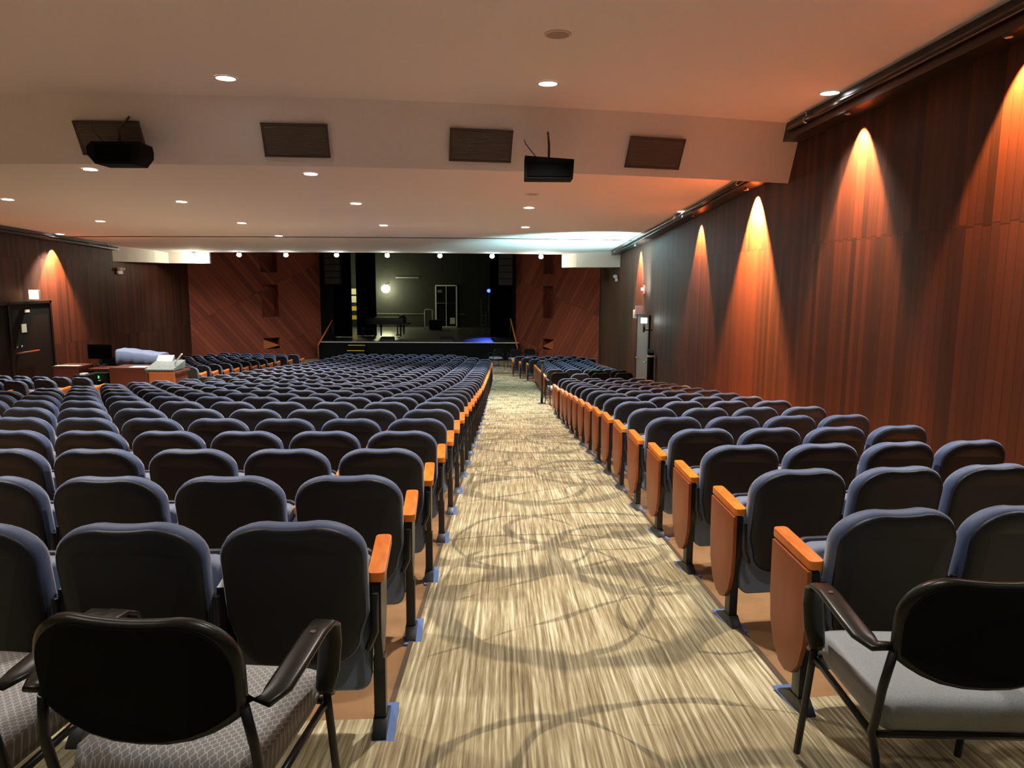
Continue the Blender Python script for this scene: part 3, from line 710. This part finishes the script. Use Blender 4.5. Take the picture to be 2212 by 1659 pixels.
# ================================================================== LEFT WALL AND SOUND DESK
t = MB(); t.box(XL-.02, XL+.05, 18.6, 22.45, zf(21)-.2, -.80); d2 = tag(t.build('door_2', M['black']), kind='structure')
b = MB(); 
for y in (18.6, 20.5, 22.4): b.box(XL, XL+.08, y-.04, y+.04, zf(21)-.2, -.76)
b.box(XL, XL+.08, 18.6, 22.45, -.82, -.74); b.build('door_frame', M['trim_black'], d2)
MB().tube([(XL+.12, 20.6, -2.18), (XL+.12, 21.6, -2.18)], .022).build('push_bar', M['desk'], d2)
MB().tube([(XL+.10, 20.62, -2.0), (XL+.10, 20.7, -2.0)], .03).build('door_handle', M['chrome'], d2); MB().tube([(XL+.10, 20.82, -2.0), (XL+.10, 20.9, -2.0)], .03).build('door_handle', M['chrome'], d2)
MB().box(XL+.052, XL+.058, 21.0, 21.22, -1.62, -1.38).build('notice', M['paper'], d2); MB().box(XL+.052, XL+.058, 21.2, 21.42, -1.06, -.98).build('plate', M['white'], d2)

# sound desk beyond the left aisle
YD = 18.4
def dx(px, Y=YD): return (px-1090.5)/FPX*Y
def dz(py, Y=YD): return (600-py)/FPX*Y*1.0
zd = zf(YD)
t = thing('sound_desk', 'dark wooden sound desk beyond the left aisle', 'desk', (dx(275), YD, zd)); w_ = (dx(312)-dx(236))/2
MB().box(-w_, w_, 0, .75, .93, .97).build('desktop', M['desk'], t, .006); MB().box(-w_, w_, .0, .03, .12, .93).build('front_panel', M['desk'], t)
for sx in (-1, 1): MB().box(sx*w_-.02, sx*w_+.02, .03, .72, 0, .93).build('side_panel', M['desk'], t)
MB().box(w_*.1, w_*.95, .02, .30, .971, .985).build('paper_sheets', M['whitepaint'], t)
t = thing('side_table', 'reddish side table with bright top edge left of the sound desk', 'table', (dx(143), YD, zd)); 
MB().box(-.34, .34, 0, .7, .97, 1.0).build('table_top', M['desk'], t, .004); MB().box(-.30, .30, .02, .20, 1.001, 1.012).build('paper_sheets', M['paper'], t); MB().box(-.32, .32, .02, .05, .1, .97).build('front_panel', M['desk'], t); MB().box(-.32, -.29, .05, .68, 0, .97).build('side_panel', M['desk'], t); MB().box(.29, .32, .05, .68, 0, .97).build('side_panel', M['desk'], t)
t = thing('equipment_rack', 'black equipment rack between side table and sound desk', 'rack', (dx(174, 17.6), 17.6, zf(17.6))); MB().box(-.17, .17, 0, .45, 0, .82).build('cabinet', M['black'], t, .006)
MB().box(-.13, .13, -.008, .0, .70, .72).build('panel', M['chrome'], t); MB().box(-.05, .09, .05, .2, .821, .86).build('device', M['white'], t)
t = thing('monitor', 'dark computer monitor standing at the back of the sound desk', 'monitor', (dx(216, 19.0), 19.05, zd+.0)); MB().box(-.30, .30, 0, .05, 1.12, 1.50).build('screen', M['drape'], t, .008)
MB().box(-.03, .03, .02, .06, .97, 1.15).build('stand', M['steel'], t); MB().box(-.12, .12, -.05, .14, .95, .975).build('base', M['steel'], t)
t = thing('support_shelf', 'dark shelf under the computer monitor left of the sound desk', 'shelf', (dx(214, 18.7), 18.7, zf(18.7))); MB().box(-.27, .27, 0, .6, .88, .93).build('shelf_board', M['desk'], t); MB().box(-.27, -.23, .0, .6, 0, .88).build('side_panel', M['black'], t); MB().box(.20, .24, .0, .6, 0, .88).build('side_panel', M['black'], t)
t = thing('amplifier', 'small black amplifier with glowing green light beside the monitor', 'amplifier', (dx(209, 18.3), 18.35, zd+.62)); MB().box(-.22, .22, 0, .3, 0, .22).build('case', M['black'], t, .006); MB().cyl(0, 0, 0, .02, .035, seg=12, T=Matrix.Translation((0, -.01, .12)) @ Matrix.Rotation(PI/2, 4, 'X')).build('indicator', M['green'], t)
MB().box(-.10, .06, -.005, 0, .03, .045).build('panel', M['white'], t)
MB().box(-.18, -.14, .1, .28, -.62, 0).build('stand', M['black'], t)
t = thing('office_chair', 'black office chair with rounded back behind the sound desk', 'chair', (dx(243, 19.7), 19.7, zf(19.7)))
MB().box(-.24, .24, -.04, .05, .55, 1.22).build('backrest', M['drape'], t, .04, 3); MB().box(-.24, .24, -.5, -.04, .45, .54).build('seat', M['drape'], t, .03); MB().cyl(0, -.25, .06, .45, .03).build('column', M['steel'], t)
b = MB()
for k in range(5): q = 2*PI*k/5; b.tube([(0, -.25, .07), (math.cos(q)*.28, -.25+math.sin(q)*.28, .03)], .022)
b.build('base', M['steel'], t)
t = thing('mixing_console', 'pale mixing console with raised meters on the wooden console table', 'mixing console', (dx(343), YD+.0, zd))
cw = (dx(374)-dx(312))/2
MB().prism([(0, .93), (.75, 1.10), (.75, .90), (0, .88)], -cw, cw, 'x').build('chassis', M['knobs'], t, .006)
MB().prism([(.62, 1.07), (.78, 1.22), (.82, 1.05), (.76, .95)], -cw*.95, cw*.2, 'x').build('meter_bridge', M['grey'], t)
MB().tube([(.20, .5, 1.05), (.48, .3, 1.30)], .018).build('lamp_arm', M['whitepaint'], t)
t = thing('console_table', 'orange wooden table carrying the mixing console by the left aisle', 'table', (dx(347), YD-.08, zd)); MB().box(dx(325)-dx(347), dx(380)-dx(347), 0, .03, .60, .86).build('front_panel', M['desk2'], t); MB().box(-cw, cw+.06, .03, .85, .82, .87).build('table_top', M['desk'], t)
for sx in (-1, 1): MB().box(sx*cw*.95-.03, sx*cw*.95+.03, .04, .8, 0, .82).build('side_panel', M['desk'], t)
t = thing('dust_cover', 'blue grey dust cover draped over gear behind the sound desk', 'cover', (dx(300, 19.4), 19.4, zf(19.4)))
b = MB(); rings = []
for i in range(13):
    u = -1+2*i/12; xx = u*.58; tz = 1.34-.07*u+.01*math.sin(u*9)
    rings.append([(xx, -.02+.02*math.sin(u*14), .75), (xx, .0, tz-.05), (xx, .06, tz), (xx, .5, tz+.01), (xx, .56, tz-.05), (xx, .58, .75)])
b.loft(rings); b.build('cover_cloth', M['blue_cover'], t)
MB().box(-.50, .50, .08, .50, 0, 1.15).build('table', M['black'], t)

# ================================================================== STAGE
ZS = -3.165; YS = 36.25; YK = 47.3
s = MB(); s.box(-9.2, .75, YS, YK, -4.4, ZS); s.box(-14, -9.2, 37.3, YK, -4.4, ZS); s.box(.75, 6, 37.3, YK, -4.4, ZS); struct('floor_stage', s, M['stage'])
s = MB(); s.box(-9.1, .75, YS-.03, YS, ZS-.035, ZS+.004); struct('trim_7', s, M['whitepaint'])
s = MB(); s.box(-9.15, .75, YS-.01, YS, -4.2, ZS-.035); struct('wall_stage_front', s, M['black'])
s = MB(); s.box(-14.2, 6.2, YK, YK+.2, ZS, 5); s.box(-14.2, -14, 37, YK, ZS, 5); s.box(6, 6.2, 37, YK, ZS, 5); struct('wall_stage', s, M['stage_back'])
s = MB(); s.box(-14.2, 6.2, 37.2, YK+.2, 5, 5.1); struct('ceiling_stage', s, M['black'])
s = MB(); s.box(on_y(815, 677, YK).x, on_y(918, 677, YK).x, YK-.03, YK, -2.34, -2.29); s.box(on_y(990, 680, YK).x, on_y(1005, 680, YK).x, YK-.03, YK, -2.34, -2.29); struct('trim_8', s, M['grey'])
# stage door with pale frame
xa, xb = on_y(942, 660, YK).x, on_y(986, 660, YK).x
s = MB(); s.box(xa, xb, YK-.04, YK, ZS, -.50); dd = tag(s.build('door_3', M['black']), kind='structure')
s = MB(); s.box(xa-.05, xa+.03, YK-.07, YK-.03, ZS, -.48); s.box(xb-.03, xb+.05, YK-.07, YK-.03, ZS, -.48); s.box(xa-.05, xb+.05, YK-.07, YK-.03, -.54, -.46); s.box(xa-.05, xb+.05, YK-.07, YK-.03, ZS+.01, ZS+.06); s.build('door_frame', M['whitepaint'], dd)
s = MB(); s.box((xa+xb)/2-.02, (xa+xb)/2+.02, YK-.06, YK-.03, ZS, -.5); s.build('center_strip', M['whitepaint'], dd)
MB().box(xa+.08, xa+.38, YK-.045, YK-.04, -.95, -.78).build('notice', M['grey'], dd); MB().box(xb-.42, xb-.1, YK-.045, YK-.04, -2.95, -2.55).build('notice', M['paper'], dd)
MB().tube([(xa+.05, YK-.08, -1.62), (xb-.05, YK-.08, -1.62)], .012).build('push_bar', M['grey'], dd)
# drapes
def drape(label, x0, x1, y, z0=ZS, z1=4.9, amp=.07):
    n = max(8, int((x1-x0)/.05)); r1 = []; 
    for z in (z0+.02, z1): r1.append([(x0+(x1-x0)*i/n, y+amp*math.sin(i*1.1), z) for i in range(n+1)])
    b = MB(); v = r1[0]+r1[1]; v += [(p[0], p[1]+.03, p[2]) for p in v]; m_ = n+1
    fs = [(i, i+1, m_+i+1, m_+i) for i in range(n)]+[(2*m_+i, 3*m_+i, 3*m_+i+1, 2*m_+i+1) for i in range(n)]
    fs += [(0, m_, 3*m_, 2*m_), (n, 2*m_+n, 3*m_+n, m_+n)]; b.add(v, fs, True); tag(b.build('stage_curtain', M['drape']), label, 'curtain', 'black stage curtains')
drape('black curtain leg at the far left of the stage opening', -10.5, on_y(760, 660, 39).x, 39)
drape('second black curtain leg, between the lit gap and piano', on_y(770, 660, 40).x, on_y(813, 660, 40).x, 40)
drape('black curtain leg at the right of the stage, past the blue light', on_y(1059, 660, 39).x, 2.5, 39)
# lit store shelf seen through the left gap
Yh = 46.0; xh = on_y(765, 660, Yh).x
t = thing('storage_shelf', 'storage shelf with boxes seen through the lit gap in the curtains', 'shelf', (xh, Yh, ZS))
for k, z in enumerate((.55, 1.1, 1.6, 2.1)): MB().box(-.45, .45, 0, .5, z, z+.03).build('shelf_board', M['white'], t)
for sx in (-1, 1): MB().box(sx*.45-.02, sx*.45+.02, 0, .5, 0, 2.7).build('upright', M['whitepaint'], t)
for lab, z, hh, m_ in (('white box on the top shelf behind the curtain gap', 2.13, .32, 'box_white'), ('yellow box on the shelf behind the curtain gap', 1.13, .22, 'yellow'), ('pale box on the middle shelf behind the curtain gap', 1.63, .36, 'whitepaint'), ('low yellow box on the bottom shelf behind the gap', .58, .2, 'yellow')):
    b = MB(); b.box(-.3, .3, .02, .42, 0, hh); o = b.build('storage_box', M[m_], None, .01); o.location = (xh, Yh, ZS+z); tag(o, lab, 'box', 'boxes behind the curtain gap')
lamp('store_lamp', 'POINT', (xh-.6, 44.2, -.3), 130, (1, 1, .45), radius=.1)
# work light on the back wall
bx = on_y(833, 622, YK-.5); t = thing('work_light', 'glaring yellow-white work light on the stage back wall', 'work light', (bx.x, YK-.5, bx.z))
MB().tube([(.15, .5, .28), (0, .3, .30), (0, .05, .22)], .02).build('arm', M['steel'], t)
b = MB(); b.loft([[(math.cos(a)*r*.9, math.sin(a)*r*.9, z) for a in [2*PI*k/18 for k in range(18)]] for z, r in ((-.30, .05), (-.26, .18), (-.12, .30), (.02, .30), (.14, .20), (.18, .08))]); b.build('bulb', M['bulb'], t)
MB().cyl(0, 0, .18, .25, .1, .06).build('socket', M['chrome'], t)
lamp('work_light_lamp', 'POINT', (0, -.45, -.1), 75, (1, 1, .55), t, radius=.25)
b = MB(); q = on_y(880, 600, YK); b.box(q.x-.75, q.x+.75, YK-.04, YK, q.z-.03, q.z+.05); o = b.build('pipe_rack', M['grey']); tag(o, 'pale segmented bar on the stage back wall above the work light', 'bar')
# grand piano (tail to the left) and bench
px0, px1 = on_stage(788, 728).x, on_stage(874, 728).x; Yp = 39.1
t = thing('grand_piano', 'black grand piano with closed lid on the left of the stage', 'piano', (px0, Yp-.3, ZS)); L = px1-px0
out = [(L, .0), (L, 1.5), (L*.86, 1.55), (L*.62, 1.35), (L*.4, .95), (L*.15, .75), (.06, .62), (.0, .40), (.06, .15), (.3, .02)]
b = MB(); b.prism([p for p in out], .70, 1.02); b.build('case', M['blk_plastic'], t, .01)
b = MB(); b.prism([(p[0]*.99+.01, p[1]) for p in out], 1.02, 1.05); b.build('lid', M['blk_mesh'], t)
MB().box(L-.02, L+.22, .05, 1.45, .66, .76).build('keyboard', M['blk_plastic'], t, .01); MB().box(L-.22, L-.1, .1, 1.4, 1.05, 1.17).build('music_desk', M['blk_plastic'], t)
for x, y in ((L-.15, .15), (L-.15, 1.35), (.85, .55)): MB().tube([(x, y, .70), (x, y, .35), (x, y, .06)], [.075, .05, .035]).build('leg', M['blk_plastic'], t); 
b = MB(); b.box(L-.42, L-.38, .6, .64, .1, .7); b.box(L-.42, L-.38, .8, .84, .1, .7); b.box(L-.46, L-.28, .55, .9, .07, .14); b.build('pedal_lyre', M['blk_plastic'], t)
p = on_stage(797, 730); t = thing('piano_bench', 'black bench standing in front of the piano tail', 'bench', (p.x, p.y-.2, ZS)); MB().box(-.36, .36, 0, .36, .42, .52).build('seat', M['blk_mesh'], t, .01)
for x in (-.32, .32):
    for y in (.04, .32): MB().tube([(x, y, .42), (x, y, 0)], .022).build('leg', M['blk_plastic'], t)
# cart and amplifier box behind
p = on_y(926, 700, 45.5); t = thing('hand_cart', 'pale framed hand cart beside the stage door', 'cart', (p.x, 45.5, ZS))
b = MB(); b.tube([(-.24, 0, .12), (-.24, 0, 1.15), (-.18, 0, 1.22), (.18, 0, 1.22), (.24, 0, 1.15), (.24, 0, .12)], .025); b.build('frame', M['whitepaint'], t); MB().box(-.26, .26, -.4, .1, .10, .14).build('platform', M['grey'], t)
for sx in (-1, 1): MB().tube([(sx*.24-.02, .05, .06), (sx*.24+.02, .05, .06)], .06, 12).build('wheel', M['black'], t)
p = on_y(952, 700, 44.5); t = thing('road_case', 'black road case on the floor in front of the stage door', 'case', (p.x-.2, 44.5, ZS)); MB().box(-.5, .25, 0, .5, .08, .62).build('case', M['black'], t, .01); MB().box(-.45, .2, .05, .45, 0, .08).build('caster_base', M['black'], t)
# wedge monitors
for lab, px in (('wedge stage monitor on the stage edge in front of the piano', 835), ('wedge stage monitor on the stage edge right of centre', 965)):
    p = on_stage(px, 738); t = thing('stage_monitor', lab, 'stage monitor', (p.x, 36.75, ZS), 0, 'wedge monitors on the stage edge')
    MB().prism([(-.22, 0), (.22, 0), (.16, .22), (-.16, .10)], -.33, .33, 'x').build('cabinet', M['speaker'], t, .008)
    MB().prism([(.215, .03), (.175, .20), (.185, .205), (.226, .03)], -.3, .3, 'x').build('front_grille', M['black'], t)
# blue light on a stand
p = on_y(1056, 628, 41.5); t = thing('blue_stage_light', 'blue stage light on a slim stand at the right of the stage', 'stage light', (p.x, 41.5, ZS)); hz = p.z-ZS
MB().tube([(0, 0, .05), (0, 0, hz-.1)], .02).build('pole', M['grey'], t)
b = MB()
for k in range(3): q = 2*PI*k/3; b.tube([(0, 0, .5), (math.cos(q)*.35, math.sin(q)*.35, .02)], .014)
b.build('tripod', M['steel'], t)
b = MB(); b.cyl(0, 0, -.12, .14, .12, .09, T=Matrix.Translation((0, 0, hz)) @ Matrix.Rotation(PI/2, 4, 'X')); b.build('housing', M['steel'], t)
b = MB(); b.cyl(0, 0, .14, .15, .10, T=Matrix.Translation((0, 0, hz)) @ Matrix.Rotation(PI/2, 4, 'X')); b.build('lens', M['blue_lamp'], t)
lamp('blue_stage_beam', 'SPOT', (-.05, -.22, hz), 900, (.05, .10, 1), t, (.02, -1, -.72), math.radians(34), .5, .05)
p = on_y(1050, 700, 44.5); t = thing('metal_rack', 'slim grey rack standing by the right stage curtain', 'rack', (p.x-.15, 44.5, ZS))
for x in (-.14, .14): MB().tube([(x, 0, 0), (x, 0, 1.9 if x < 0 else 1.1)], .02).build('upright', M['grey'], t)
for z in (.3, .9): MB().box(-.16, .16, -.12, .12, z, z+.03).build('shelf_board', M['grey'], t)
# steps up to the stage with yellow nosings
p = on_y(768, 755, 35.6); t = thing('stage_steps', 'black portable steps with yellow nosings before the stage', 'steps', (p.x, 35.3, zf(35.3)+.012))
hS = ZS-zf(35.3)
for k, (y, fr_) in enumerate(((0, .30), (.30, .58), (.60, .84))):
    b = MB(); b.box(-.42, .42, y, y+.32, 0, hS*fr_); b.build('step', M['black'], t); MB().box(-.42, .42, y-.012, y+.035, hS*fr_-.02, hS*fr_+.012).build('nosing', M['yellow'], t)
# handrails
for lab, pts in (('orange wooden handrail rising to the stage on the left', [(on_y(687, 746, 36.0)), (on_y(719, 691, 37.0)-Vector((0, .1, 0)))]), ('orange wooden handrail rising to the stage on the right', [(on_y(1118, 752, 35.9)), (on_y(1103, 688, 37.0)-Vector((0, .1, 0)))])):
    o_ = Vector(pts[0]); t = thing('handrail', lab, 'handrail', o_, 0, 'handrails at the stage sides')
    e = Vector(pts[1])-o_; MB().tube([(0, 0, 0), e*.5, e], .035, 8).build('rail', M['arm'], t)
    MB().tube([(0, 0, .02), (0, 0, zf(36)-o_.z)], .025, 8).build('post', M['desk2'], t); MB().tube([e, Vector((e.x, e.y, ZS-o_.z))], .02, 8).build('post', M['steel'], t)
# hanging line-array loudspeakers
for lab, pa, pb, n_ in (('louvred column of loudspeakers hanging left of the stage', 701, 734, 6), ('louvred column of loudspeakers hanging right of the stage', 1077, 1107, 6)):
    xa_, xb_ = on_y(pa, 600, 36.3).x, on_y(pb, 600, 36.3).x; t = thing('line_array', lab, 'loudspeaker', ((xa_+xb_)/2, 36.3, -.35), 0, 'hanging speaker columns beside the stage'); w_ = (xb_-xa_)/2
    for k in range(n_):
        z = k*.32; b = MB(); b.prism([(-.02+.0*k, z+.01), (.0, z+.30), (.45, z+.29), (.45, z+.03)], -w_, w_, 'x'); b.build('cabinet', M['speaker'], t, .01)
    MB().tube([(0, .2, n_*.32), (0, .2, 3.5)], .03).build('hanging_rod', M['steel'], t)
print('DONE', len(bpy.data.objects))
